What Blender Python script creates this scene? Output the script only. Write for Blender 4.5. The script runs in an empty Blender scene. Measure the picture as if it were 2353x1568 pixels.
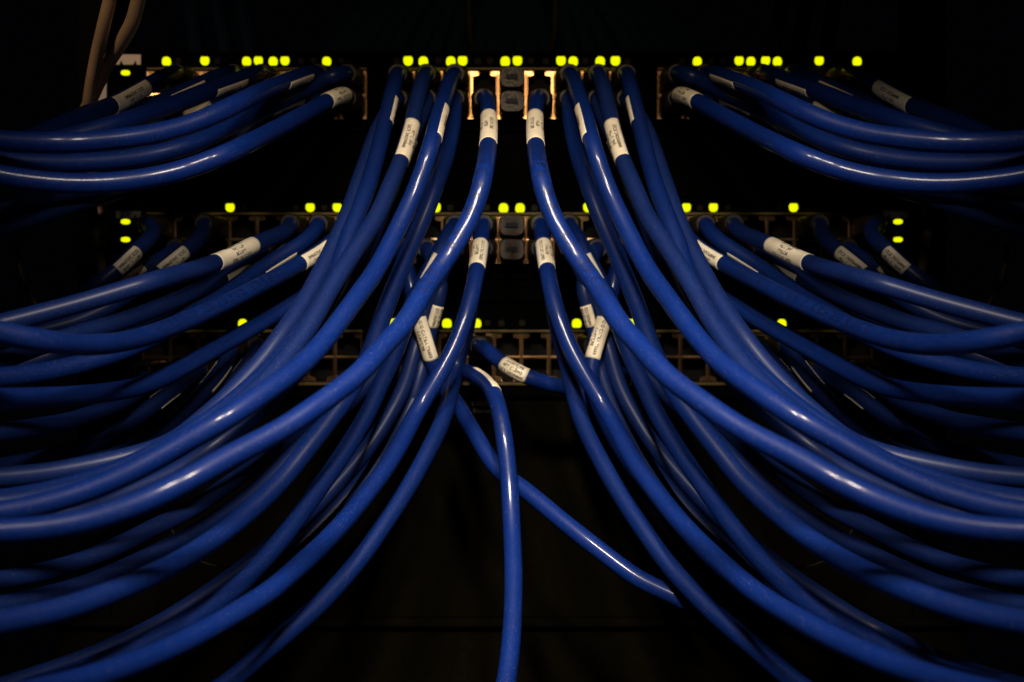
import bpy, math, random
import numpy as np
from mathutils import Vector, noise
random.seed(7); rng = np.random.default_rng(5)
S = bpy.context.scene
col = S.collection
# ------------------------------------------------------------------ scale / survey of the photograph
F, CU, CV, D0 = 2743.0, 1176.5, 784.0, 0.60     # focal length in photo pixels, centre, metres from lens to rack face
R = 0.0037                                      # cable radius (m)
def P(u, v, d=D0):                              # point seen at (u, v), d metres in front of the lens
    return Vector(((u-CU)/F*d, d-D0, (CV-v)/F*d))
def tag(o, label=None, cat=None, group=None, kind=None):
    if label: o['label'] = label
    if cat: o['category'] = cat
    if group: o['group'] = group
    if kind: o['kind'] = kind
    return o
def empty(name, loc):
    o = bpy.data.objects.new(name, None); col.objects.link(o); o.location = loc
    o.empty_display_size = .005
    return o
class MB:
    def __init__(s): s.v = []; s.f = []
    def add(s, vs, fs):
        b = len(s.v); s.v += [tuple(x) for x in vs]; s.f += [tuple(i+b for i in f) for f in fs]
    def box(s, x0, x1, y0, y1, z0, z1):
        s.add([(x0,y0,z0),(x1,y0,z0),(x1,y1,z0),(x0,y1,z0),(x0,y0,z1),(x1,y0,z1),(x1,y1,z1),(x0,y1,z1)],
              [(3,2,1,0),(4,5,6,7),(0,1,5,4),(1,2,6,5),(2,3,7,6),(3,0,4,7)])
    def prism(s, poly, y0, y1):                 # poly: list of (x,z), extruded along y
        n = len(poly)
        s.add([(x,y0,z) for x,z in poly]+[(x,y1,z) for x,z in poly],
              [tuple(range(n)), tuple(range(2*n-1,n-1,-1))]+[(i,i+n,(i+1)%n+n,(i+1)%n) for i in range(n)])
    def rings(s, rings, cap=True):
        n = len(rings[0]); b = len(s.v)
        for r in rings: s.v += [tuple(x) for x in r]
        for k in range(len(rings)-1):
            for i in range(n):
                j = (i+1) % n
                s.f.append((b+k*n+i, b+k*n+j, b+(k+1)*n+j, b+(k+1)*n+i))
        if cap:
            s.f.append(tuple(b+i for i in range(n))[::-1]); s.f.append(tuple(b+(len(rings)-1)*n+i for i in range(n)))
    def build(s, name, mat, parent=None, loc=None, smooth=False, bevel=0, mirror=False):
        o0 = Vector(loc) if loc is not None else Vector((0,0,0))
        vs = [(Vector(p)-o0) for p in s.v]
        fs = s.f
        if mirror:
            vs = [Vector((-p.x,p.y,p.z)) for p in vs]; fs = [f[::-1] for f in fs]; o0 = Vector((-o0.x,o0.y,o0.z))
        me = bpy.data.meshes.new(name); me.from_pydata(vs, [], fs); me.materials.append(mat)
        if smooth: me.polygons.foreach_set('use_smooth', [True]*len(me.polygons))
        me.update()
        o = bpy.data.objects.new(name, me); col.objects.link(o)
        if parent is not None:
            o.parent = parent; o.location = o0 - (Vector(parent['_w']) if '_w' in parent else Vector((0,0,0)))
        else: o.location = o0
        if bevel:
            m = o.modifiers.new('bevel','BEVEL'); m.width = bevel; m.segments = 2; m.limit_method = 'ANGLE'
        return o
# ------------------------------------------------------------------ materials
def mat(name, base, rough=.5, metal=0, spec=.5, trans=0, emit=None, estr=0, coat=0):
    m = bpy.data.materials.new(name); m.use_nodes = True
    b = m.node_tree.nodes['Principled BSDF']
    b.inputs['Base Color'].default_value = (*base, 1); b.inputs['Roughness'].default_value = rough
    b.inputs['Metallic'].default_value = metal; b.inputs['Specular IOR Level'].default_value = spec
    b.inputs['Transmission Weight'].default_value = trans; b.inputs['Coat Weight'].default_value = coat
    if emit: b.inputs['Emission Color'].default_value = (*emit, 1); b.inputs['Emission Strength'].default_value = estr
    return m
def vary(m, c2, scale=60, lo=.4, hi=.7, rough=None, bump=0, bscale=400, bdist=.0003, dust=None):
    nt = m.node_tree; N = nt.nodes; L = nt.links; b = N['Principled BSDF']
    tc = N.new('ShaderNodeTexCoord')
    n = N.new('ShaderNodeTexNoise'); n.inputs['Scale'].default_value = scale; n.inputs['Detail'].default_value = 6
    L.new(tc.outputs['Object'], n.inputs['Vector'])
    r = N.new('ShaderNodeMapRange'); r.inputs[1].default_value = lo; r.inputs[2].default_value = hi
    L.new(n.outputs['Fac'], r.inputs[0])
    mx = N.new('ShaderNodeMix'); mx.data_type = 'RGBA'
    mx.inputs[6].default_value = b.inputs['Base Color'].default_value[:]; mx.inputs[7].default_value = (*c2, 1)
    L.new(r.outputs[0], mx.inputs[0]); out = mx.outputs[2]
    if dust:
        d = N.new('ShaderNodeTexNoise'); d.inputs['Scale'].default_value = dust[1]; d.inputs['Detail'].default_value = 2
        L.new(tc.outputs['Object'], d.inputs['Vector'])
        dr = N.new('ShaderNodeMapRange'); dr.inputs[1].default_value = dust[2]; dr.inputs[2].default_value = dust[2]+.03
        L.new(d.outputs['Fac'], dr.inputs[0])
        m2 = N.new('ShaderNodeMix'); m2.data_type = 'RGBA'; m2.inputs[7].default_value = (*dust[0], 1)
        L.new(dr.outputs[0], m2.inputs[0]); L.new(out, m2.inputs[6]); out = m2.outputs[2]
    L.new(out, b.inputs['Base Color'])
    if rough:
        rr = N.new('ShaderNodeMapRange'); rr.inputs[1].default_value = .3; rr.inputs[2].default_value = .7
        rr.inputs[3].default_value = rough[0]; rr.inputs[4].default_value = rough[1]
        n3 = N.new('ShaderNodeTexNoise'); n3.inputs['Scale'].default_value = scale*1.7
        L.new(tc.outputs['Object'], n3.inputs['Vector']); L.new(n3.outputs['Fac'], rr.inputs[0]); L.new(rr.outputs[0], b.inputs['Roughness'])
    if bump:
        n2 = N.new('ShaderNodeTexNoise'); n2.inputs['Scale'].default_value = bscale; n2.inputs['Detail'].default_value = 3
        L.new(tc.outputs['Object'], n2.inputs['Vector'])
        bp = N.new('ShaderNodeBump'); bp.inputs['Strength'].default_value = bump; bp.inputs['Distance'].default_value = bdist
        L.new(n2.outputs['Fac'], bp.inputs['Height']); L.new(bp.outputs['Normal'], b.inputs['Normal'])
    return m
BLUES = [vary(mat('blue_jacket_%s' % s, c, .34, spec=.15, coat=.28), c2, 45, rough=rr, bump=.35, bscale=90, bdist=.0006, dust=((.10,.095,.12), 2400, .675))
         for s, c, c2, rr in (('glossy', (.0010,.0145,.120), (.0009,.0122,.100), (.46,.56)), ('satin', (.0010,.0140,.108), (.0009,.0118,.092), (.48,.60)),
                              ('dusty', (.0024,.0145,.096), (.0018,.0122,.082), (.55,.66)))]
for _m, _r in zip(BLUES, (.14, .22, .34)): _m.node_tree.nodes['Principled BSDF'].inputs['Coat Roughness'].default_value = _r
M_LABEL = vary(mat('label_film', (.86,.76,.58), .45, spec=.3), (.76,.66,.49), 160)
M_INK = mat('label_ink', (.010,.007,.005), .6)
M_JINK = mat('jacket_ink', (.001,.006,.045), .5)
M_PLUG = vary(mat('clear_plug_plastic', (.034,.022,.015), .4, trans=.3, spec=.3), (.008,.006,.006), 500, rough=(.35,.6), bump=.6, bscale=900, bdist=.0003)
M_METAL = vary(mat('port_shield_metal', (.42,.25,.12), .26, metal=1), (.40,.22,.10), 60, rough=(.23,.26))
M_CAVITY = mat('port_cavity_plastic', (.004,.004,.004), .7, spec=.1)
M_FACE = vary(mat('switch_face_black', (.0007,.0006,.0005), .8, spec=.02), (.0011,.0009,.0007), 120)
M_TRIM = mat('trim_led_tint', (.10,.065,.015), .5, spec=.3)  # plastic ledge; yellow glow of the status lights is put into its colour
M_BLANK = vary(mat('filler_panel_black', (.0007,.0006,.0005), .8, spec=.02), (.0011,.0009,.0007), 300, bump=.2, bscale=1500)
M_BOT = vary(mat('lower_panel_black', (.0026,.0020,.0009), .85, spec=.02), (.0034,.0026,.0012), 260, bump=.2, bscale=1500)
M_LED = mat('lit_green_led', (0,0,0), .6, spec=.1, emit=(.92,1.0,0), estr=1.0)
M_LEDOFF = mat('unlit_led_lens', (.007,.0045,.0005), .6, spec=.1)
M_SILVER = mat('bracket_metal', (.42,.34,.29), .5, metal=.3)
M_WHITE = mat('white_bracket_paint', (.62,.55,.50), .5)
M_SCREW = mat('screw_steel', (.30,.20,.14), .5, metal=1)
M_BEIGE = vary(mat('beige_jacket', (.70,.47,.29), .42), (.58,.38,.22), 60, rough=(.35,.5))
M_DBEIGE = mat('shaded_beige_jacket', (.02,.013,.006), .7, spec=.1)  # beige jacket with shade put into the base colour
M_BACKC = mat('rear_cable_shaded_blue', (.004,.011,.022), .8, spec=.02)  # blue jacket darkened in its base colour to stand for shade
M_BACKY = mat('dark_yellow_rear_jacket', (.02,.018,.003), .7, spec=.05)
M_BOOT = mat('stub_boot_navy', (.006,.009,.022), .6, spec=.2)
M_GREY = mat('faint_grey_print', (.035,.033,.028), .6)
M_POST = mat('rack_post_black', (.0012,.001,.001), .7, spec=.05)
# ------------------------------------------------------------------ the switches
ROWS = [dict(led=141, top=166, bot=275, shift=0, y0=118, y1=300, x0=250),
        dict(led=478, top=498, bot=606, shift=0, y0=455, y1=640, x0=250),
        dict(led=743, top=767, bot=876, shift=-10, y0=700, y1=912, x0=250)]
PITCH = 63.0/F*D0
def cols(sh):
    return [CU+sh+63*k for k in range(-4,5)] + [812+sh-63*k for k in range(8)] + [1541+sh+63*k for k in range(8)]
PORTS = []                                       # (row, upper?, x, z)
def keyhole(w, h, flip):                         # opening polygon of an ethernet jack, centred, notch up
    a, b, n1, n2 = w/2, h/2, h*.17, h*.10
    p = [(-a,-b),(a,-b),(a,b-n1-n2*.6),(a*.50,b-n1),(a*.46,b),(-a*.46,b),(-a*.50,b-n1),(-a,b-n1-n2*.6)]
    return [(x, -z) for x, z in p][::-1] if flip else p
def jack_mesh(flip, hh):
    """metal bezel with a real opening: outer rect stitched to the keyhole by radial quads"""
    W, H = PITCH, hh
    hole = keyhole(W*.85, H*.92, flip)
    if flip: hole = [(x, z-H*.03) for x, z in hole]
    else: hole = [(x, z+H*.03) for x, z in hole]
    n = len(hole)
    def outer(x, z):
        s = max(abs(x)/(W/2), abs(z)/(H/2)); return (x/s, z/s)
    # bring in the four corners: subdivide hole polygon edges finely so the projection follows the rectangle
    pts = []
    for i in range(n):
        x0, z0 = hole[i]; x1, z1 = hole[(i+1) % n]
        for k in range(8): pts.append((x0+(x1-x0)*k/8, z0+(z1-z0)*k/8))
    out = [outer(*p) for p in pts]
    for cx in (-W/2, W/2):
        for cz in (-H/2, H/2):
            j = min(range(len(out)), key=lambda i: (out[i][0]-cx)**2+(out[i][1]-cz)**2); out[j] = (cx, cz)
    m = len(pts); v = []
    for (y) in (-.0016, 0): v += [(x, y, z) for x, z in out]
    v += [(x, -.00152, z) for x, z in pts] + [(x, .009, z) for x, z in pts]
    f = []
    for i in range(m):
        j = (i+1) % m
        f += [(i, j, 2*m+j, 2*m+i), (2*m+i, 2*m+j, 3*m+j, 3*m+i), (j, i, m+i, m+j)]
    me = bpy.data.meshes.new('port_bezel'); me.from_pydata(v, [], f); me.materials.append(M_METAL); me.update()
    c = bpy.data.meshes.new('port_cavity')
    a, b = W*.46, H*.46
    c.from_pydata([(-a,.0085,-b),(a,.0085,-b),(a,.0085,b),(-a,.0085,b)], [], [(0,1,2,3)]); c.materials.append(M_CAVITY); c.update()
    return me, c
HH = (109/F*D0)/2
J_UP, J_DN = jack_mesh(False, HH), jack_mesh(True, HH)
def dome(w, h, up):
    a = w/2; p = [(-a*.72,-h/2),(a*.72,-h/2),(a*.98,-h*.30)]
    p += [(a*math.cos(t)**.8, -h*.02 + h*.52*math.sin(t)) for t in [math.radians(x) for x in (3,25,45,62,78)]]
    p += [(-x, z) for x, z in p[:2:-1]] + [(-a*.98,-h*.30)]
    return p if up else [(x,-z) for x, z in p][::-1]
LIT = [[(383,1),(471,0),(567,1),(594,0),(628,1),(655,0),(751,1),(938,0),(973,1),(1036,1),(1063,0),(1161,1),(1189,0),(1289,0),(1317,1),(1379,1),(1414,0),
        (1602,1),(1698,0),(1725,1),(1759,0),(1786,1),(1882,0),(1969,1)],
       [(529,0),(713,0),(775,0),(1002,0),(1157,1),(1195,1),(1351,0),(1577,0),(1639,0),(1823,0)],
       [(558,1),(902,0),(1027,1),(1095,1),(1325,1),(1451,0),(1796,1)]]
OFF = [[(410,0),(500,1),(692,1),(721,0),(785,0),(912,1),(1008,0),(1098,1),(1126,0),(1220,0),(1254,1),(1345,0),(1441,1),(1568,0),(1632,1),(1661,0),(1853,0),(1943,0)],
       [(495,1),(560,0),(680,1),(745,0),(1035,0),(1118,0),(1228,1),(1608,1),(1672,0),(1793,0),(1858,1)],
       [(590,0),(650,0),(1120,0),(1152,1),(1200,0),(1703,0),(1760,0)]]
SWLAB = ['black network switch with brightest port row, topmost in the rack', 'black network switch in the middle, two oval lights at each end',
         'black network switch with mostly empty jacks, lowest in the rack']
for ri, r in enumerate(ROWS):
    base = P(CU, r['y1'])
    sw = empty('network_switch', base); sw['_w'] = list(base)
    tag(sw, SWLAB[ri], 'network switch', 'rack switches')
    x0, x1 = P(r['x0'],0).x, -P(r['x0'],0).x
    zt, zb = P(0,r['y0']).z, P(0,r['y1']).z
    pt, pb = P(0,r['top']).z, P(0,r['bot']).z
    b = MB()                                     # body with window strips left open for the jacks
    b.box(x0, x1, 0, .25, pt+.0002, zt); b.box(x0, x1, 0, .25, zb, pb-.0002)
    gx = []
    cs = sorted(cols(r['shift']))
    groups = [cs[:8], cs[8:17], cs[17:]]
    edges = [x0]
    for g in groups: edges += [P(g[0],0).x-PITCH/2-.0003, P(g[-1],0).x+PITCH/2+.0003]
    edges.append(x1)
    for k in range(0, 8, 2): b.box(edges[k], edges[k+1], 0, .25, pb-.0002, pt+.0002)
    b.box(x0, x1, .02, .25, pb-.0002, pt+.0002)
    b.build('body', M_FACE, sw, base)
    for g in groups:
        a0, a1 = P(g[0],0).x-PITCH/2, P(g[-1],0).x+PITCH/2
        t = MB(); t.box(a0, a1, -.0022, -.0001, pt+.0006, pt+.0019); t.build('trim_strip', M_TRIM, sw, base, bevel=.0003)
        if ri == 2: t = MB(); t.box(a0, a1, -.0022, -.0001, pb-.0021, pb-.0006); t.build('trim_strip', M_TRIM, sw, base, bevel=.0003)
        for c in g:
            for up in (1, 0):
                z = pt - HH/2 if up else pb + HH/2
                x = P(c,0).x
                me, cv = (J_UP if up else J_DN)
                o = bpy.data.objects.new('port', me); col.objects.link(o); o.parent = sw; o.location = Vector((x,0,z))-base
                q = bpy.data.objects.new('port_cavity', cv); col.objects.link(q); q.parent = o
                PORTS.append([ri, up, x, z, None])
    for lst, m, nm, wd in ((LIT[ri], M_LED, 'status_light', 21.5), (OFF[ri], M_LEDOFF, 'unlit_light', 15)):
        for u, up in lst:
            wpx = wd*(1 if 900 < u < 1450 else .93)
            w = wpx/F*D0; c = P(u, r['led'])
            d = MB(); d.prism([(c.x+x, c.z+z) for x, z in dome(w, w*.96, up)], -.0007, .0005)
            d.build(nm, m, sw, (c.x,0,c.z))
    ov = [(289,168)] if ri == 0 else [(289,510),(289,551),(2063,510),(2063,551)] if ri == 1 else []
    for u, v in ov:
        c = P(u, v); d = MB(); a, bb = 10.2/F*D0, 5.8/F*D0
        d.prism([(c.x+a*math.copysign(abs(math.cos(t))**.75, math.cos(t)), c.z+bb*math.copysign(abs(math.sin(t))**.75, math.sin(t))) for t in [math.tau*(k+.5)/24 for k in range(24)]], -.0007, .0005)
        d.build('status_light', M_LED, sw, (c.x,0,c.z))
    for sx in ((0,) if ri == 0 else (0,1) if ri == 1 else ()):
        t0, t1, v0, v1 = (287,353,147,171) if ri == 0 else (289,352,520,542)
        vy = (127,150) if ri == 0 else (486,502)
        pl = MB()
        pts = [(268,vy[0]),(325,vy[0]),(325,vy[1]),(316,vy[1]),(313,vy[1]-10),(308,vy[1]),(285,vy[1]),(280,vy[1]-10),(276,vy[1]),(268,vy[1])]
        if sx: pts = [(2*CU-u, v) for u, v in pts][::-1]
        q = [(P(u,v).x, P(u,v).z) for u, v in pts][::-1]
        pl.prism(q, -.0012, .0002); pl.build('port_badge', M_SILVER if ri == 0 else M_GREY, sw, base)
# filler panels and rack
def panel(name, u0, u1, v0, v1, y0, y1, m, lab, cat, kind=None, group=None):
    b = MB(); a, c = P(u0, v0), P(u1, v1); b.box(a.x, c.x, y0, y1, c.z, a.z)
    o = b.build(name, m, None, ((a.x+c.x)/2, y1, c.z), bevel=.0006); return tag(o, lab, cat, group, kind)
panel('blanking_panel', 250, 2103, 303, 452, .002, .05, M_FACE, 'plain black filler panel between the top and middle switches', 'panel', None, 'black filler panels')
panel('blanking_panel', 250, 2103, 643, 697, .002, .05, M_FACE, 'narrow black filler panel between the middle and lowest switches', 'panel', None, 'black filler panels')
panel('lower_panel', 250, 2103, 916, 1423.7, .004, .05, M_BOT, 'large dark brown-black panel below the lowest switch', 'panel')
panel('rack_shelf', 120, 2233, 1424, 1440, -.001, .05, M_BOT, 'thin dark shelf edge crossing below the large black panel', 'shelf')
panel('bottom_panel', 120, 2233, 1440.3, 2300, .004, .05, M_BOT, 'dark panel under the shelf edge at the bottom', 'panel')
for s in (0, 1):
    side = 'right' if s else 'left'
    u0, u1 = (176, 246) if not s else (2*CU-246, 2*CU-176)
    post = empty('rack_post', (P((u0+u1)/2,0).x, .006, P(0,1423).z)); post['_w'] = list(post.location)
    tag(post, f'black vertical rack post with screws on the {side} edge', 'rack post', 'rack posts')
    b = MB(); a, c = P(u0,-60), P(u1,1423); b.box(a.x, c.x, .003, .03, c.z, a.z); b.build('upright', M_POST, post, post.location)
    for (u, v) in ((226,485),) + (((238,158),) if not s else ()):
        uu = 2*CU-u if s else u; c = P(uu, v)
        b = MB(); n = 20; rr = .0030
        b.rings([[(c.x+q*rr*math.cos(k*math.tau/n), y, c.z+q*rr*math.sin(k*math.tau/n)) for k in range(n)] for q, y in ((1,.003),(1,.0012),(.85,.0),(.55,-.0006))])
        o = b.build('screw_head', M_SCREW, post, c, smooth=False)
        b = MB()
        for ang in (35, 155, 275):
            a2 = math.radians(ang); d = Vector((math.cos(a2),0,math.sin(a2)))
            p = c + d*.0021; sphere = []
            for k in range(5):
                th = math.pi*k/4; rr2 = .00055*max(.05,math.sin(th)); sphere.append([(p.x+rr2*math.cos(j*math.tau/8), -.0006-.0006*math.cos(th)*-1, p.z+rr2*math.sin(j*math.tau/8)) for j in range(8)])
            b.rings(sphere)
        pass
    if not s:
        b = MB(); z0, z1 = P(0,250).z, P(0,175).z; xa, xb = P(224,0).x, P(246.5,0).x
        n = 16; cx, cz, hr = P(237,0).x, P(0,243).z, .0019
        b.box(xa, xb, -.0012, .0028, cz+hr+.0002, z1); b.box(xa, cx-hr, -.0012, .0028, z0-.003, cz+hr); b.box(cx+hr, xb, -.0012, .0028, z0-.003, cz+hr)
        b.build('mounting_ear', M_WHITE, post, post.location, bevel=.0004)
# faint print on the lower panel
def text_mesh(txt, size, font_bold=False):
    c = bpy.data.curves.new('t', 'FONT'); c.body = txt; c.size = size; c.resolution_u = 2
    if font_bold: c.offset = size*.030
    o = bpy.data.objects.new('t', c); col.objects.link(o)
    dg = bpy.context.evaluated_depsgraph_get(); dg.update()
    me = bpy.data.meshes.new_from_object(o.evaluated_get(dg))
    vs = [tuple(v.co) for v in me.vertices]; fs = [tuple(p.vertices) for p in me.polygons]
    bpy.data.objects.remove(o); bpy.data.curves.remove(c); bpy.data.meshes.remove(me)
    return vs, fs
_tc = {}
def tmesh(txt, size, bold=True):
    k = (txt, size, bold)
    if k not in _tc: _tc[k] = text_mesh(txt, size, bold)
    return _tc[k]
lp = [o for o in col.objects if o.name == 'lower_panel'][0]
m = MB()
for txt, u, v in (('CISCO', 1083, 933), ('Nexus', 1087, 950)):
    vs, fs = tmesh(txt, .0033); c = P(u, v)
    m.add([(c.x+x, .0037, c.z+y) for x, y, z in vs], fs)
lp['_w'] = list(lp.location); m.build('printed_name', M_GREY, lp, lp.location)

# ------------------------------------------------------------------ cables
# name: key, pts (photo x,y down the cable), depth keys (fraction, metres from lens), label ((x,y),(x,y),rotation), finish, mirror?, description
C = []
def cab(key, pts, dk, lab=None, fin=1, mir=True, text='', ink=None, plug=True):
    C.append(dict(key=key, pts=pts, dk=dk, lab=lab, fin=fin, mir=mir, text=text, ink=ink, plug=plug))
cab('C5', [(1111,245),(1118,222),(1123,260),(1124,300),(1121,345),(1112,400),(1099,455),(1064,535),(1014,612),(975,668),(934,738),(905,771),(880,798),(819,865),(714,943),(643,990),(528,1050),(440,1100),(352,1145),(260,1180),(176,1203),(90,1216),(0,1222),(-100,1224)],
    [(0,.56),(.10,.458),(.16,.452),(.24,.447),(.34,.42),(.45,.39),(.7,.355),(1,.335)], ((1123,270),(1121,334),-93), 0, True, 'brightest blue cable with printed jacket from beside the center jack, sweeping {s} in front', [((1119,352),(1085,492)),((1060,545),(960,690))])
cab('N1', [(1111,527),(1106,548),(1103,575),(1095,623),(1086,670),(1071,725),(1050,785),(1023,838),(988,898),(957,948),(925,1010),(885,1078),(819,1165),(760,1232),(700,1290),(643,1340),(598,1375),(457,1458),(317,1522),(176,1568),(50,1600)],
    [(0,.56),(.05,.535),(.09,.525),(.27,.511),(.45,.46),(.6,.41),(1,.31)], ((1104.5,563),(1095.5,621),-93), 0, True, 'bright blue cable from middle row center, curving to the bottom {s} corner in front')
cab('E2', [(1040,842),(1062,850),(1085,858),(1117,880),(1138,912),(1152,965),(1163,1038),(1170,1110),(1176,1214),(1180,1320),(1178,1420),(1172,1500),(1163,1568),(1150,1640)],
    [(0,.56),(.12,.525),(.2,.512),(.45,.50),(1,.43)], ((1085,866),(1124,908),80), 0, False, 'blue cable hanging straight down the middle to the bottom edge', [((1143,925),(1157,1000))])
cab('C3', [(1050,190),(1034,184),(1022,225),(1007,271),(993,326),(967,407),(936,480),(902,550),(864,622),(815,690),(760,765),(703,830),(633,885),(528,957),(422,1018),(340,1065),(246,1110),(150,1145),(50,1170),(0,1178),(-100,1185)],
    [(0,.56),(.09,.487),(.2,.479),(.27,.468),(.33,.447),(.47,.41),(.55,.39),(1,.36)], ((1015,252),(996,322),62), 0, True, 'bright blue cable third from the group edge, upper jack, arcing {s} to frame side')
cab('C2', [(987,190),(972,180),(957,235),(948,281),(922,367),(897,425),(866,497),(816,575),(765,655),(720,735),(665,815),(600,888),(520,955),(430,1015),(340,1066),(240,1108),(120,1140),(0,1160),(-100,1165)],
    [(0,.56),(.1,.535),(.35,.47),(.6,.41),(1,.38)], ((948,284),(921,366),-12), 2, True, 'dusty blue cable with fully visible white label, top row {s} of center')
cab('C1', [(924,190),(908,184),(896,235),(879,306),(860,380),(839,448),(818,501),(795,560),(770,640),(735,705),(685,775),(630,840),(560,905),(470,975),(380,1030),(280,1078),(150,1122),(0,1150),(-100,1158)],
    [(0,.56),(.1,.54),(.35,.47),(.6,.42),(1,.40)], ((901,228),(887,284),74), 1, True, 'blue cable with sliver of white label, outermost upper jack of center group, {s} side')
cab('C0', [(924,245),(905,232),(888,262),(867,298),(843,367),(816,445),(796,501),(765,570),(732,634),(700,693),(651,764),(598,834),(528,908),(457,970),(387,1022),(246,1063),(105,1088),(0,1098),(-100,1105)],
    [(0,.56),(.1,.54),(.4,.47),(.7,.43),(1,.41)], None, 2, True, 'blue cable on the outer flank of the center bundle, ending flat at {s} frame edge')
cab('C4', [(1050,245),(1046,240),(1042,285),(1026,356),(1001,427),(978,490),(948,558),(911,647),(880,725),(855,800),(815,880),(765,955),(703,1035),(633,1120),(528,1212),(422,1285),(281,1352),(141,1402),(0,1432),(-100,1445)],
    [(0,.56),(.10,.52),(.2,.508),(.35,.475),(.6,.43),(.8,.36),(1,.32)], None, 1, True, 'blue cable behind the third, from lower jack, thick low arc at bottom {s}')
cab('C4b', [(987,245),(980,240),(950,300),(930,350),(905,420),(880,480),(850,560),(820,640),(780,720),(720,810),(660,880),(590,950),(500,1020),(420,1075),(320,1120),(200,1170),(80,1190),(-80,1200)],
    [(0,.56),(.2,.55),(.6,.48),(1,.46)], ((935,322),(912,372),60), 2, True, 'shaded cable tucked behind the labelled dusty cable, center group {s} side')
cab('N3', [(1050,527),(1025,548),(1003,590),(970,652),(946,700),(928,758),(900,832),(872,890),(845,950),(784,1050),(721,1140),(651,1235),(600,1295),(545,1350),(457,1412),(352,1472),(211,1535),(80,1580)],
    [(0,.56),(.1,.55),(.4,.49),(.7,.42),(1,.36)], ((1001,594),(970,650),12), 1, True, 'blue cable with white label half hidden behind the brightest cable, middle row {s}')
cab('N2', [(1111,580),(1102,600),(1085,680),(1072,760),(1052,830),(1035,905),(1012,980),(965,1073),(920,1150),(885,1203),(825,1288),(760,1362),(703,1418),(598,1506),(528,1567),(450,1620)],
    [(0,.56),(.2,.545),(.5,.49),(1,.41)], None, 1, True, 'dim blue cable just inside the bright one, leaving bottom edge toward {s}')
cab('D1', [(924,580),(935,600),(942,640),(950,690),(967,746),(993,831),(1015,880),(1048,926),(1101,1014),(1143,1080),(1206,1126),(1312,1214),(1417,1295),(1471,1334),(1546,1368),(1600,1396),(1660,1432),(1725,1484),(1790,1540),(1860,1600)],
    [(0,.56),(.2,.55),(.5,.50),(1,.45)], ((962,730),(993,829),-108), 0, False, 'blue cable crossing diagonally behind the straight middle one toward lower right')
cab('N5r', [(1429,580),(1418,600),(1411,640),(1403,690),(1386,746),(1360,831),(1356,872),(1372,925),(1400,985),(1440,1055),(1500,1130),(1570,1215),(1640,1290),(1730,1365),(1850,1440),(2000,1510),(2200,1570)],
    [(0,.56),(.2,.55),(.5,.535),(1,.52)], ((1391,730),(1360,829),-108), 0, False, 'short visible cable with tan label slanting behind the right bright middle cable')
cab('N7', [(1050,580),(1020,610),(985,700),(965,760),(948,823),(929,887),(901,943),(860,1010),(800,1085),(740,1150),(670,1215),(598,1275),(520,1335),(422,1400),(352,1442),(211,1508),(70,1558),(-60,1600)],
    [(0,.56),(.2,.55),(.5,.51),(1,.42)], None, 2, True, 'dark blue cable with thin highlight, below the big low arc at bottom {s}')
cab('E1', [(1103,790),(1112,800),(1135,818),(1155,838),(1215,868),(1262,884),(1310,892),(1345,905),(1372,945),(1400,1000),(1440,1070),(1500,1150),(1570,1235),(1650,1320),(1740,1400),(1890,1480),(2040,1540),(2200,1590)],
    [(0,.56),(.1,.54),(.5,.52),(1,.47)], ((1157,838),(1214,868),-34), 0, False, 'blue cable with white label running rightward across the empty jacks')
cab('N4', [(1050,640),(1022,650),(1005,690),(996,720),(986,762),(975,850),(950,920),(915,985),(878,1045),(840,1110),(780,1190),(700,1268),(600,1345),(500,1410),(380,1470),(250,1530),(100,1590)],
    [(0,.56),(.3,.555),(1,.50)], ((1003,700),(990,755),20), 2, True, 'dark cable with small tan label above the lowest jack row, {s} of center')
cab('N6', [(985,790),(978,815),(962,880),(935,950),(905,1005),(870,1060),(810,1130),(740,1205),(660,1278),(560,1365),(450,1430),(350,1482),(200,1548),(50,1600)],
    [(0,.56),(.3,.55),(1,.51)], ((908,1000),(868,1062),35), 2, True, 'very dark cable with dim label behind the bright middle cable, lower {s}')
cab('P2', [(924,790),(900,815),(830,900),(740,980),(640,1080),(560,1150),(480,1205),(400,1250),(300,1300),(180,1350),(60,1382),(0,1392),(-100,1400)],
    [(0,.56),(.3,.52),(1,.40)], None, 2, True, 'unlit dark blue cable between two bright low arcs, {s} side, lower of two')
cab('P1', [(924,842),(860,850),(780,900),(700,970),(600,1060),(528,1110),(450,1165),(350,1215),(250,1265),(140,1305),(0,1335),(-100,1345)],
    [(0,.56),(.3,.53),(1,.41)], None, 2, True, 'unlit dark blue cable between two bright low arcs, {s} side, upper of two')
# top row side bundle
cab('T3', [(812,245),(795,214),(769,223),(722,250),(629,300),(535,347),(440,385),(350,408),(250,421),(150,422),(50,412),(0,404),(-100,380)],
    [(0,.56),(.1,.525),(.31,.445),(.55,.43),(1,.41)], ((794,215),(751,236),-90), 0, True, 'glossy blue cable with white label, lowest of the upper {s} bundle')
cab('T1', [(749,190),(712,168),(666,184),(610,207),(554,234),(500,260),(441,285),(350,309),(250,322),(150,329),(50,327),(0,324),(-100,306)],
    [(0,.56),(.07,.52),(.22,.45),(.45,.435),(.7,.42),(1,.41)], ((705,173),(655,203),62), 0, True, 'glossy blue cable with long sharp highlight, upper {s} bundle')
cab('T2', [(812,190),(790,166),(760,174),(722,197),(629,240),(535,286),(441,332),(350,357),(250,371),(150,375),(50,372),(0,368),(-100,350)],
    [(0,.565),(.06,.55),(.15,.53),(.4,.47),(1,.42)], None, 1, True, 'shaded blue cable sandwiched between two glossy ones, upper {s} bundle')
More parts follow.
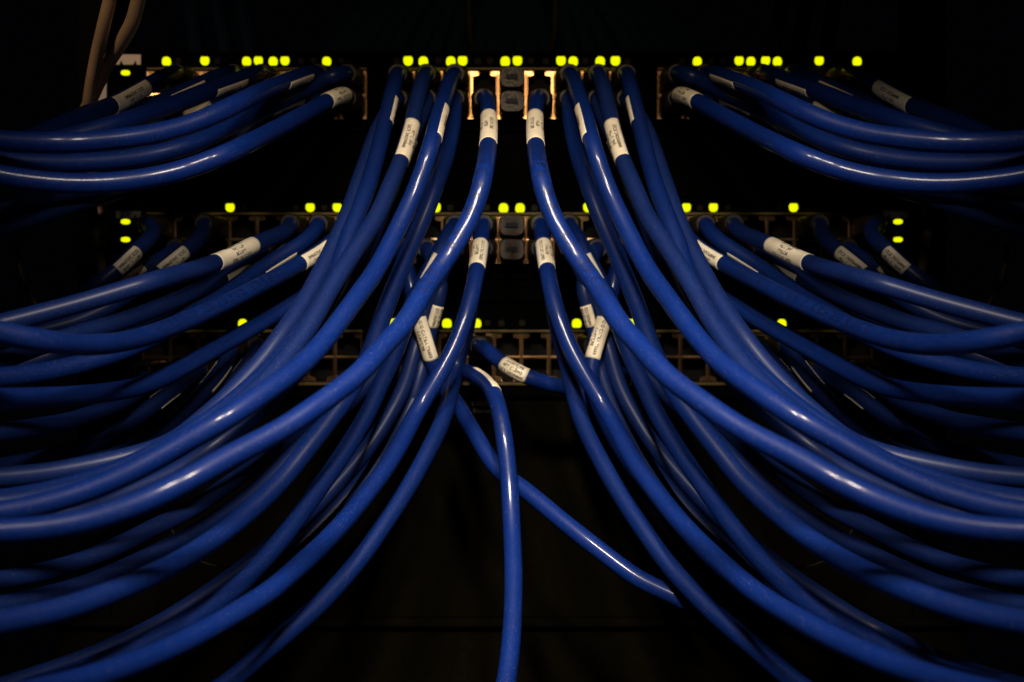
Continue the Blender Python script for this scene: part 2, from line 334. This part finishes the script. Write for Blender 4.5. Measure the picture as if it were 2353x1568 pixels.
cab('T6', [(623,190),(592,166),(560,180),(488,205),(430,228),(375,250),(281,281),(206,303),(120,325),(30,345),(-60,360)],
    [(0,.56),(.12,.53),(.5,.46),(1,.43)], ((556,184),(488,212),60), 1, True, 'blue cable with half-turned grey label, middle of upper {s} bundle')
cab('T4', [(434,190),(404,166),(356,188),(291,225),(240,250),(188,267),(112,300),(40,328),(-60,350)],
    [(0,.56),(.12,.53),(.5,.48),(1,.44)], ((332,205),(254,246),-2), 1, True, 'blue cable with large readable label, outermost of upper {s} bundle')
cab('T5', [(560,190),(530,167),(490,180),(455,197),(392,225),(330,255),(260,290),(200,312),(120,335),(0,352)],
    [(0,.56),(.12,.54),(1,.48)], ((464,196),(392,228),30), 1, True, 'blue cable with bright cream label peeking above neighbour, upper {s} bundle')
cab('T7', [(434,245),(400,228),(340,240),(272,268),(188,306),(100,345),(0,390)],
    [(0,.56),(.15,.55),(1,.51)], ((276,266),(190,306),0), 2, True, 'shadowed cable with dim label under the outermost one, upper {s} bundle')
cab('T9', [(749,245),(725,216),(690,216),(640,240),(560,277),(470,312),(380,338),(250,352),(100,362),(0,375)],
    [(0,.56),(.15,.55),(1,.50)], ((692,214),(620,250),30), 2, True, 'hidden cable with tan label sliver between glossy cables, upper {s} bundle')
cab('T10', [(560,245),(540,222),(500,240),(430,268),(350,295),(200,335),(0,385)],
    [(0,.56),(.15,.555),(1,.52)], ((480,246),(420,272),0), 2, True, 'hidden dark cable under the half-turned label cable, upper {s} bundle')
cab('U1', [(623,245),(590,290),(500,362),(380,402),(260,428),(150,444),(60,462),(0,478),(-100,505)],
    [(0,.57),(.3,.56),(1,.50)], None, 2, True, 'dark cable drooping in shadow under the upper {s} bundle, higher one')
cab('U2', [(686,245),(655,285),(590,325),(535,350),(440,390),(350,418),(250,446),(150,478),(50,508),(0,522),(-100,552)],
    [(0,.57),(.3,.55),(1,.50)], None, 2, True, 'dark cable drooping in shadow under the upper {s} bundle, lower one')
# middle row side bundle
cab('M2', [(812,527),(775,548),(749,571),(693,604),(633,638),(575,668),(528,692),(422,740),(317,778),(211,793),(106,785),(0,765),(-100,735)],
    [(0,.56),(.1,.54),(.4,.47),(.75,.38),(1,.36)], ((752,570),(692,605),-2), 1, True, 'blue cable with jacket printing and readable label, middle {s} bundle', [((640,634),(350,768))])
cab('M5', [(812,580),(790,600),(765,628),(735,655),(703,681),(598,744),(492,804),(352,878),(246,902),(141,912),(0,917),(-100,915)],
    [(0,.56),(.15,.55),(.5,.47),(1,.38)], ((780,606),(700,662),92), 1, True, 'bright blue cable forming the lowest edge of the middle {s} bundle')
cab('M1', [(686,527),(668,530),(640,540),(585,562),(540,585),(496,604),(430,625),(350,647),(270,672),(180,698),(90,722),(0,745),(-100,765)],
    [(0,.56),(.1,.535),(.4,.455),(1,.42)], ((580,564),(496,604),-68), 2, True, 'dark blue cable with three-line label uppermost, middle {s} bundle')
cab('M3', [(749,527),(722,545),(676,570),(640,592),(601,617),(554,650),(497,690),(441,722),(380,760),(300,800),(211,830),(105,855),(0,868),(-100,875)],
    [(0,.56),(.15,.545),(.5,.47),(1,.41)], ((668,576),(600,620),84), 1, True, 'blue cable with short highlight above the printed one, middle {s} bundle')
cab('M4', [(623,580),(600,602),(560,614),(510,641),(450,670),(387,698),(281,738),(176,768),(80,800),(0,830),(-100,850)],
    [(0,.56),(.15,.54),(1,.43)], ((560,614),(512,640),40), 2, True, 'dark cable directly beneath the three-line label cable, middle {s} bundle')
cab('M6', [(497,527),(470,548),(422,578),(368,623),(330,652),(280,685),(220,720),(140,750),(0,780)],
    [(0,.56),(.15,.545),(1,.50)], ((420,580),(368,624),0), 2, True, 'dark cable with brown label, second outermost in middle {s} bundle')
cab('M7', [(371,527),(362,530),(345,548),(315,577),(268,621),(225,655),(180,692),(120,735),(40,790)],
    [(0,.56),(.15,.535),(1,.50)], ((313,579),(266,622),0), 2, True, 'very dark cable with dim label, outermost in middle {s} bundle')
cab('M9', [(686,580),(660,590),(630,598),(590,612),(545,643),(500,668),(430,700),(330,735),(200,790),(0,850)],
    [(0,.565),(.2,.555),(1,.50)], ((594,610),(540,646),10), 2, True, 'shadowed cable with brown label corner showing, middle {s} bundle')
cab('M8', [(434,580),(390,590),(323,620),(280,655),(240,689),(190,725),(100,770)],
    [(0,.565),(.2,.555),(1,.52)], ((325,618),(240,690),10), 2, True, 'barely visible cable with dim label below the outermost, middle {s} bundle')
# lower row side bundle
cab('Q3', [(560,790),(540,812),(495,870),(440,930),(380,985),(300,1035),(200,1065),(0,1110)],
    [(0,.565),(.2,.55),(1,.47)], ((520,838),(474,893),95), 2, True, 'near-black cable with faint label from the lowest switch, {s} side, inner')
cab('Q2', [(497,842),(440,866),(385,905),(330,950),(250,1000),(150,1040),(0,1075)],
    [(0,.565),(.2,.55),(1,.48)], ((398,894),(355,930),105), 2, True, 'near-black cable with faint label from the lowest switch, {s} side, outer')
cab('Q4', [(623,790),(590,818),(545,870),(500,920),(420,985),(330,1045),(200,1090),(0,1140)],
    [(0,.57),(.2,.56),(1,.50)], ((575,836),(530,886),105), 2, True, 'near-black cable nearest the center bundle from the lowest switch, {s} side')
cab('Q1', [(371,842),(340,880),(280,925),(200,955),(141,972),(0,995),(-100,1010)],
    [(0,.56),(.2,.52),(1,.42)], None, 2, True, 'dim blue cable just under the lowest edge of the middle {s} bundle')

def catmull(pts, n):
    p = np.array([2*pts[0]-pts[1]] + list(pts) + [2*pts[-1]-pts[-2]]); out = []
    for i in range(1, len(p)-2):
        for k in range(n):
            t = k/n; a, b, c, d = p[i-1:i+3]
            out.append(.5*(2*b+(c-a)*t+(2*a-5*b+4*c-d)*t*t+(3*b-a-3*c+d)*t**3))
    out.append(p[-2]); return np.array(out)
def resample(a, step):
    L = np.r_[0, np.cumsum(np.linalg.norm(np.diff(a[:, :3], axis=0), axis=1))]
    n = max(8, int(L[-1]/step)); s = np.linspace(0, L[-1], n)
    return np.stack([np.interp(s, L, a[:, k]) for k in range(a.shape[1])], 1)
def gsm(a, sig):
    k = int(3*sig)+1; w = np.exp(-.5*(np.arange(-k,k+1)/sig)**2); w /= w.sum()
    p = np.concatenate([2*a[0]-a[k:0:-1], a, 2*a[-1]-a[-2:-k-2:-1]]) if a.ndim == 2 else np.r_[np.full(k,a[0]), a, np.full(k,a[-1])]
    if a.ndim == 1: return np.convolve(p, w, 'valid')
    return np.stack([np.convolve(p[:, j], w, 'valid') for j in range(a.shape[1])], 1)
# expand the list: every photographed cable, left and right
ALL = []
for c in C:
    ALL.append(dict(c, side='left', m=False))
    if c['mir']: ALL.append(dict(c, side='right', m=True))
def mx(p): return (2*CU-p[0], p[1])
cam = np.array([0, -D0, 0])
for c in ALL:
    pts = [mx(p) for p in c['pts']] if c['m'] else c['pts']
    x, z = (pts[0][0]-CU)/F*D0, (CV-pts[0][1])/F*D0
    free = [p for p in PORTS if p[4] is None]
    b = min(free, key=lambda p: (p[2]-x)**2+(p[3]-z)**2); b[4] = c['key']; c['port'] = b
    px = np.array(pts[1:], float)
    L = np.r_[0, np.cumsum(np.linalg.norm(np.diff(px, axis=0), axis=1))]; fr = L/L[-1]
    dd = np.interp(fr, [k[0] for k in c['dk']], [k[1] for k in c['dk']])
    W = [np.array([b[2], -.010, b[3]]), np.array([b[2], -.026, b[3]])]
    for (u, v), d in zip(px, dd): W.append(np.array([(u-CU)/F*d, d-D0, (CV-v)/F*d]))
    if np.linalg.norm(W[2]-W[1]) < .006 or W[2][1] > -.03: W[2][1] = min(W[2][1], -.032)
    q = resample(catmull(W, 12), .0018)
    q0 = q.copy(); q = gsm(q, 2.0); qs = gsm(q, 5.0); wgt = np.exp(-((np.arange(len(q))-18)/11.)**2)[:,None]; q = q*(1-wgt)+qs*wgt; q[:6] = q0[:6]; q = gsm(q, 1.0)
    c['q'] = q
placed = []
for c in ALL:                                    # front to back: a cable lies behind those that cross in front of it
    q = c['q']; depth = q[:,1]+D0
    ray = (q-cam)/depth[:,None]                  # point = cam + depth*ray
    lam = depth.copy()
    if placed:
        A = np.concatenate(placed) - cam
        ia = A/A[:,1:2]
        for s0 in range(0, len(q), 64):
            rs = ray[s0:s0+64]
            dx = rs[:,None,0]-ia[None,:,0]; dz = rs[:,None,2]-ia[None,:,2]
            near = (dx*dx+dz*dz) < (.05)**2
            rr = (rs**2).sum(1)[:,None]; ra = rs@A.T; aa = (A**2).sum(1)[None]
            disc = ra**2 - rr*(aa-(2.06*R)**2)
            l2 = np.where((disc > 0) & near, (ra+np.sqrt(np.maximum(disc,0)))/rr, 0)
            lam[s0:s0+64] = np.maximum(lam[s0:s0+64], np.minimum(l2.max(1), .588))
    push = lam-depth
    w = 5; pm = np.array([push[max(0,i-w):i+w+1].max() for i in range(len(push))])
    pm = gsm(pm, 5.0)
    fade = np.clip((np.arange(len(push))-10)/14, 0, 1)
    nd = np.minimum(depth + pm*fade, np.maximum(depth, .588))
    q = cam + ray*nd[:,None]
    q = gsm(q, 1.2)
    placed.append(q[(q[:,1] < -.045).argmax():] if (q[:,1] < -.045).any() else q[20:])
    # run on past the frame
    t = q[-1]-q[-6]; t /= np.linalg.norm(t); ext = np.array([q[-1]+t*.002*k+np.array([0,0,-1])*.00004*k*k for k in range(1,30)])
    c['vis'] = len(q); c['q'] = np.vstack([q, ext])

def frames(q):
    t = np.gradient(q, axis=0); t /= np.linalg.norm(t, axis=1)[:,None]
    c = cam-q; c -= (c*t).sum(1)[:,None]*t; c /= np.linalg.norm(c, axis=1)[:,None]
    return t, c, np.cross(c, t)                  # tangent, toward lens, letter-up
def tube(q, r, n=20):
    t = np.gradient(q, axis=0); t /= np.linalg.norm(t, axis=1)[:,None]
    u = np.cross(t[0], [0.3,.2,1]); u /= np.linalg.norm(u); rings = []
    for i in range(len(q)):
        u = u-(u@t[i])*t[i]; u /= np.linalg.norm(u); v = np.cross(t[i], u)
        ri = r[i] if hasattr(r, '__len__') else r
        rings.append([q[i]+ri*(math.cos(k*math.tau/n)*u+math.sin(k*math.tau/n)*v) for k in range(n)])
    return rings
LINES = [('QCR1243299840', 0), ('4FT (1.2m)', 37), ('AA4YYJ98', 73), ('GIG CAT6A T568B', 108)]
def build_cable(c):
    q = c['q']; pr = c['port']; mir = c['m']
    base = Vector((pr[2], 0, pr[3]))
    root = empty('network_cable', base); root['_w'] = list(base)
    tag(root, c['text'].format(s=c['side']), 'cable', 'blue network cables')
    n = len(q); k = np.arange(n)
    ph = rng.uniform(0, 9); rr = R*(1+.012*np.sin(k*.11+ph)+.008*np.sin(k*.37+ph*2))
    b = MB(); b.rings(tube(q, rr)); b.build('jacket', BLUES[c['fin']], root, base, smooth=True)
    # clear plug: block in the jack, shoulders, hood round the cable
    x, z, up = pr[2], pr[3], pr[1]; s = 1 if up else -1
    def rect(w, h, y, rnd, dz=0):
        pts = []
        for i in range(24):
            a = math.tau*(i+.5)/24; e = rnd
            pts.append((x+w*math.copysign(abs(math.cos(a))**e, math.cos(a)), y, z+dz+h*math.copysign(abs(math.sin(a))**e, math.sin(a))))
        return pts
    b = MB()
    b.rings([rect(.0056,.0040,.008,.25), rect(.0057,.0041,-.003,.25), rect(.0063,.0049,-.0035,.3), rect(.0063,.0050,-.015,.4), rect(.0058,.0049,-.019,.6), rect(.0050,.0050,-.0225,.9), rect(.0044,.0044,-.024,1)])
    b.box(x-.003, x+.003, -.012, .004, z+s*.0046-.0004, z+s*.0046+.0004)
    b.build('plug', M_PLUG, root, base, smooth=False, bevel=0)
    T, CC, U = frames(q)
    im = np.stack([CU+F*q[:,0]/(q[:,1]+D0), CV-F*q[:,2]/(q[:,1]+D0)], 1)
    def idx(p):
        p = mx(p) if mir else p
        d = np.linalg.norm(im[:c['vis']]-np.array(p), axis=1); d[:6] += 30; return int(d.argmin())
    sg = -1 if mir else 1                        # the photograph's right half reads as a mirror image
    L = np.r_[0, np.cumsum(np.linalg.norm(np.diff(q, axis=0), axis=1))]
    ref = [None]
    def at(s, ang, r):
        i = np.interp(s, L, np.arange(n)); i0 = int(i); f = i-i0; i1 = min(i0+1, n-1)
        p = q[i0]*(1-f)+q[i1]*f; cc = CC[i0]*(1-f)+CC[i1]*f; uu = U[i0]*(1-f)+U[i1]*f
        if ref[0] is not None:
            t_ = T[i0]*(1-f)+T[i1]*f; t_ /= np.linalg.norm(t_); cc = ref[0]-(ref[0]@t_)*t_; cc /= np.linalg.norm(cc); uu = np.cross(cc, t_)
        a = math.radians(ang)*sg; return p + r*(math.cos(a)*cc+math.sin(a)*uu)
    if c['lab']:
        p0, p1, rot = c['lab']; i0, i1 = sorted((idx(p0), idx(p1)))
        if i1-i0 < 5: i1 = i0+8
        s0, s1 = L[i0], L[i1]; ref[0] = CC[min(n-1, int(i0*.5+i1*.5))]
        b = MB(); m_ = 26; ns = max(8, int((s1-s0)/.0012)); a0, a1 = rot-45, rot+172
        ro, ri = R*1.035, R*1.0
        g = []
        for i in range(ns+1):
            s = s0+(s1-s0)*i/ns
            g.append([at(s, a0+(a1-a0)*j/m_, ro) for j in range(m_+1)] + [at(s, a1-(a1-a0)*j/m_, ri) for j in range(m_+1)])
        b.rings(g)
        lo = b.build('label_sleeve', M_LABEL, root, base, smooth=True)
        lo['_w'] = list(base)
        ll = s1-s0; b = MB(); sc = .0021
        for txt, off in LINES:
            vs, fs = tmesh(txt, 1.0)
            w = max(v[0] for v in vs); cs = min(sc, ll*.86/w) if txt[0] != 'G' else min(sc, ll*.95/w)
            st = s0+(ll-w*cs)*.5
            mean = .33
            b.add([at(st+v[0]*cs, rot+off+math.degrees((v[1]-mean)*sc*1.0/ro), ro*1.008) for v in vs], fs)
        b.build('label_print', M_INK, lo, base)
    ref[0] = None
    for seg in (c['ink'] or []):
        i0, i1 = sorted((idx(seg[0]), idx(seg[1]))); s = L[i0]; e = L[i1]; b = MB(); sc = .00105
        words = ['CAT6A', '4PR', '23AWG', 'T568B', 'CMR', 'GIG', '1.2m', 'UL', '75C']
        while s < e:
            for li, off in enumerate((-52,-34,-16,2)):
                vs, fs = tmesh(random.choice(words), 1.0, True)
                b.add([at(s+v[0]*sc, off+math.degrees((v[1]-.33)*sc/R), R*1.022) for v in vs], fs)
            s += .0046 if random.random() > .2 else .0065
        b.build('jacket_print', M_JINK, root, base)
for c in ALL: build_cable(c)
# two capped plugs in the seam jacks of the top row and one in the middle row
for (ri, up, txt) in ((0,1,'clear plug with dark boot in the central upper jack, top switch'), (0,0,'clear plug with dark boot in the central lower jack, top switch'),
                      (1,1,'dim clear plug in the central upper jack, middle switch'), (1,0,'dim clear plug in the central lower jack, middle switch')):
    pr = min([p for p in PORTS if p[0] == ri and p[1] == up and p[4] is None], key=lambda p: abs(p[2])); pr[4] = 'x'
    x, z = pr[2], pr[3]; base = Vector((x,0,z)); root = empty('stub_plug', base); root['_w'] = list(base)
    tag(root, txt, 'plug', 'plugs in the central jacks')
    def rect(w, h, y, e): return [(x+w*math.copysign(abs(math.cos(a))**e, math.cos(a)), y, z+h*math.copysign(abs(math.sin(a))**e, math.sin(a))) for a in [math.tau*(i+.5)/24 for i in range(24)]]
    b = MB(); b.rings([rect(.0056,.0040,.008,.25), rect(.0063,.0049,-.0035,.3), rect(.0063,.0050,-.013,.4), rect(.0058,.0049,-.0165,.6)]); b.build('shell', M_PLUG, root, base)
    b = MB(); b.rings([rect(.0030,.0012,-.012,.4), rect(.0030,.0012,-.0175,.4)]); b.build('latch', M_BOOT, root, base)
# beige wires
def wire(name, pts, r, m, lab, group=None, cat='wire', flat=None):
    W = [np.array(P(u, v, d)) for u, v, d in pts]
    q = resample(catmull(W, 10), .002)
    b = MB(); b.rings(tube(q, r, 14)); o = b.build(name, m, None, W[0], smooth=True); tag(o, lab, cat, group); return o
wire('beige_wire', [(262,-70,.50),(252,0,.505),(238,60,.51),(222,130,.52),(210,195,.53),(202,250,.54),(196,300,.56),(214,400,.57)], .0028, M_BEIGE, 'beige wire hanging straight at top left, outer of two', 'beige wires')
wire('beige_wire', [(338,-70,.50),(318,0,.505),(302,55,.51),(272,108,.52),(246,150,.53),(222,200,.54),(204,240,.55),(186,280,.56),(160,340,.57)], .0030, M_BEIGE, 'beige wire bending in an S at top left, inner of two', 'beige wires')
for s in (0, 1):
    mxx = (lambda u: 2*CU-u) if s else (lambda u: u); side = 'right' if s else 'left'
    wire('shaded_beige_wire', [(mxx(200),430,.57),(mxx(212),480,.57),(mxx(224),560,.57),(mxx(236),630,.57),(mxx(250),700,.58)], .0024, M_DBEIGE, f'beige wire coloured dark for shade beside the rack post screw on the {side}', 'dim beige wires')
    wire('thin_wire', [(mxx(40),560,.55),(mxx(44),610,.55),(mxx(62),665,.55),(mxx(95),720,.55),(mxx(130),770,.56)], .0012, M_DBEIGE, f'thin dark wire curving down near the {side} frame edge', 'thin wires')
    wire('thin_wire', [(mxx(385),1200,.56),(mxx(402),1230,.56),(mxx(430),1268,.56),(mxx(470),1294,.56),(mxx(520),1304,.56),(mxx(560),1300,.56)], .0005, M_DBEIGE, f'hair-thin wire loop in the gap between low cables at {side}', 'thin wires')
# blue cables, shade painted into their colour, running behind and above the top switch
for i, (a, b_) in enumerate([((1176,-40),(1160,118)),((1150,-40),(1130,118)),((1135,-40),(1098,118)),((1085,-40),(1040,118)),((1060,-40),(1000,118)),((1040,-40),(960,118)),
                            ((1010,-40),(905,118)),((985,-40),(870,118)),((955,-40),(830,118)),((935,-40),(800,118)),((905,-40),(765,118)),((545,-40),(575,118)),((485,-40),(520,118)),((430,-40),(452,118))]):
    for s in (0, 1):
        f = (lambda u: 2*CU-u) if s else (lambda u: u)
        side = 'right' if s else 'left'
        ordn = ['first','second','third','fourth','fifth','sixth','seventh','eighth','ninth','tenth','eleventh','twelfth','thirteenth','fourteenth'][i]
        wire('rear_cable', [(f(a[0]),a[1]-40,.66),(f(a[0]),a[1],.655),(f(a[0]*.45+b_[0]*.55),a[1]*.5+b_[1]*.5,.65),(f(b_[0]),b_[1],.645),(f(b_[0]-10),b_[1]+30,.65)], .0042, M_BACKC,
             f'blue cable darkened for shade above the top switch, {ordn} out from center on the {side}', 'shade-darkened cables behind the top switch', 'cable')
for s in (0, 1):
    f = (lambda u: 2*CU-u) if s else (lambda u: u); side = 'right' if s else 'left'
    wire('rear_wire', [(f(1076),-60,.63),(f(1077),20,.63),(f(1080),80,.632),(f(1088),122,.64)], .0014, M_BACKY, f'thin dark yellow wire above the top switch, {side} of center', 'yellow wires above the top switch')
# ------------------------------------------------------------------ light, world, camera
def area(name, loc, target, size, power, colr, spread=180):
    l = bpy.data.lights.new(name, 'AREA'); l.shape = 'DISK'; l.size = size; l.energy = power; l.color = colr; l.spread = math.radians(spread)
    o = bpy.data.objects.new(name, l); col.objects.link(o); o.location = loc
    o.rotation_euler = (Vector(target)-Vector(loc)).to_track_quat('-Z','Y').to_euler(); return o
for sx in (1, -1):
    area('work_lamp', (sx*.05, -.50, .27), (-sx*.01, -.18, -.05), .045, .36, (1, .88, .72), 58)
area('added_wire_light', (-.30, -.50, .34), (-.20, -.03, .145), .03, .013, (1, .74, .48), 24)  # unseen helper light, added only to brighten the beige wires and bracket
area('added_port_light', (0, -.60, .25), (0, 0, .10), .03, .026, (1, .68, .36), 32)  # unseen helper light, added to make the port metal shine
w = bpy.data.worlds.new('World'); S.world = w; w.use_nodes = True
w.node_tree.nodes['Background'].inputs[0].default_value = (.5,.6,1,1); w.node_tree.nodes['Background'].inputs[1].default_value = .0008
cd = bpy.data.cameras.new('camera'); co = bpy.data.objects.new('camera', cd); col.objects.link(co); S.camera = co
co.location = (0, -D0, 0); co.rotation_euler = (math.radians(90), 0, 0)
cd.sensor_width = 36; cd.lens = 36*F/2353; cd.clip_start = .01; cd.clip_end = 20
cd.dof.use_dof = True; cd.dof.focus_distance = .485; cd.dof.aperture_fstop = 8.5; cd.dof.aperture_blades = 6
S.view_settings.view_transform = 'Standard'; S.view_settings.look = 'None'; S.view_settings.exposure = 0; S.view_settings.gamma = 1
S.render.engine = 'CYCLES'
for o in col.objects:
    if '_w' in o: del o['_w']
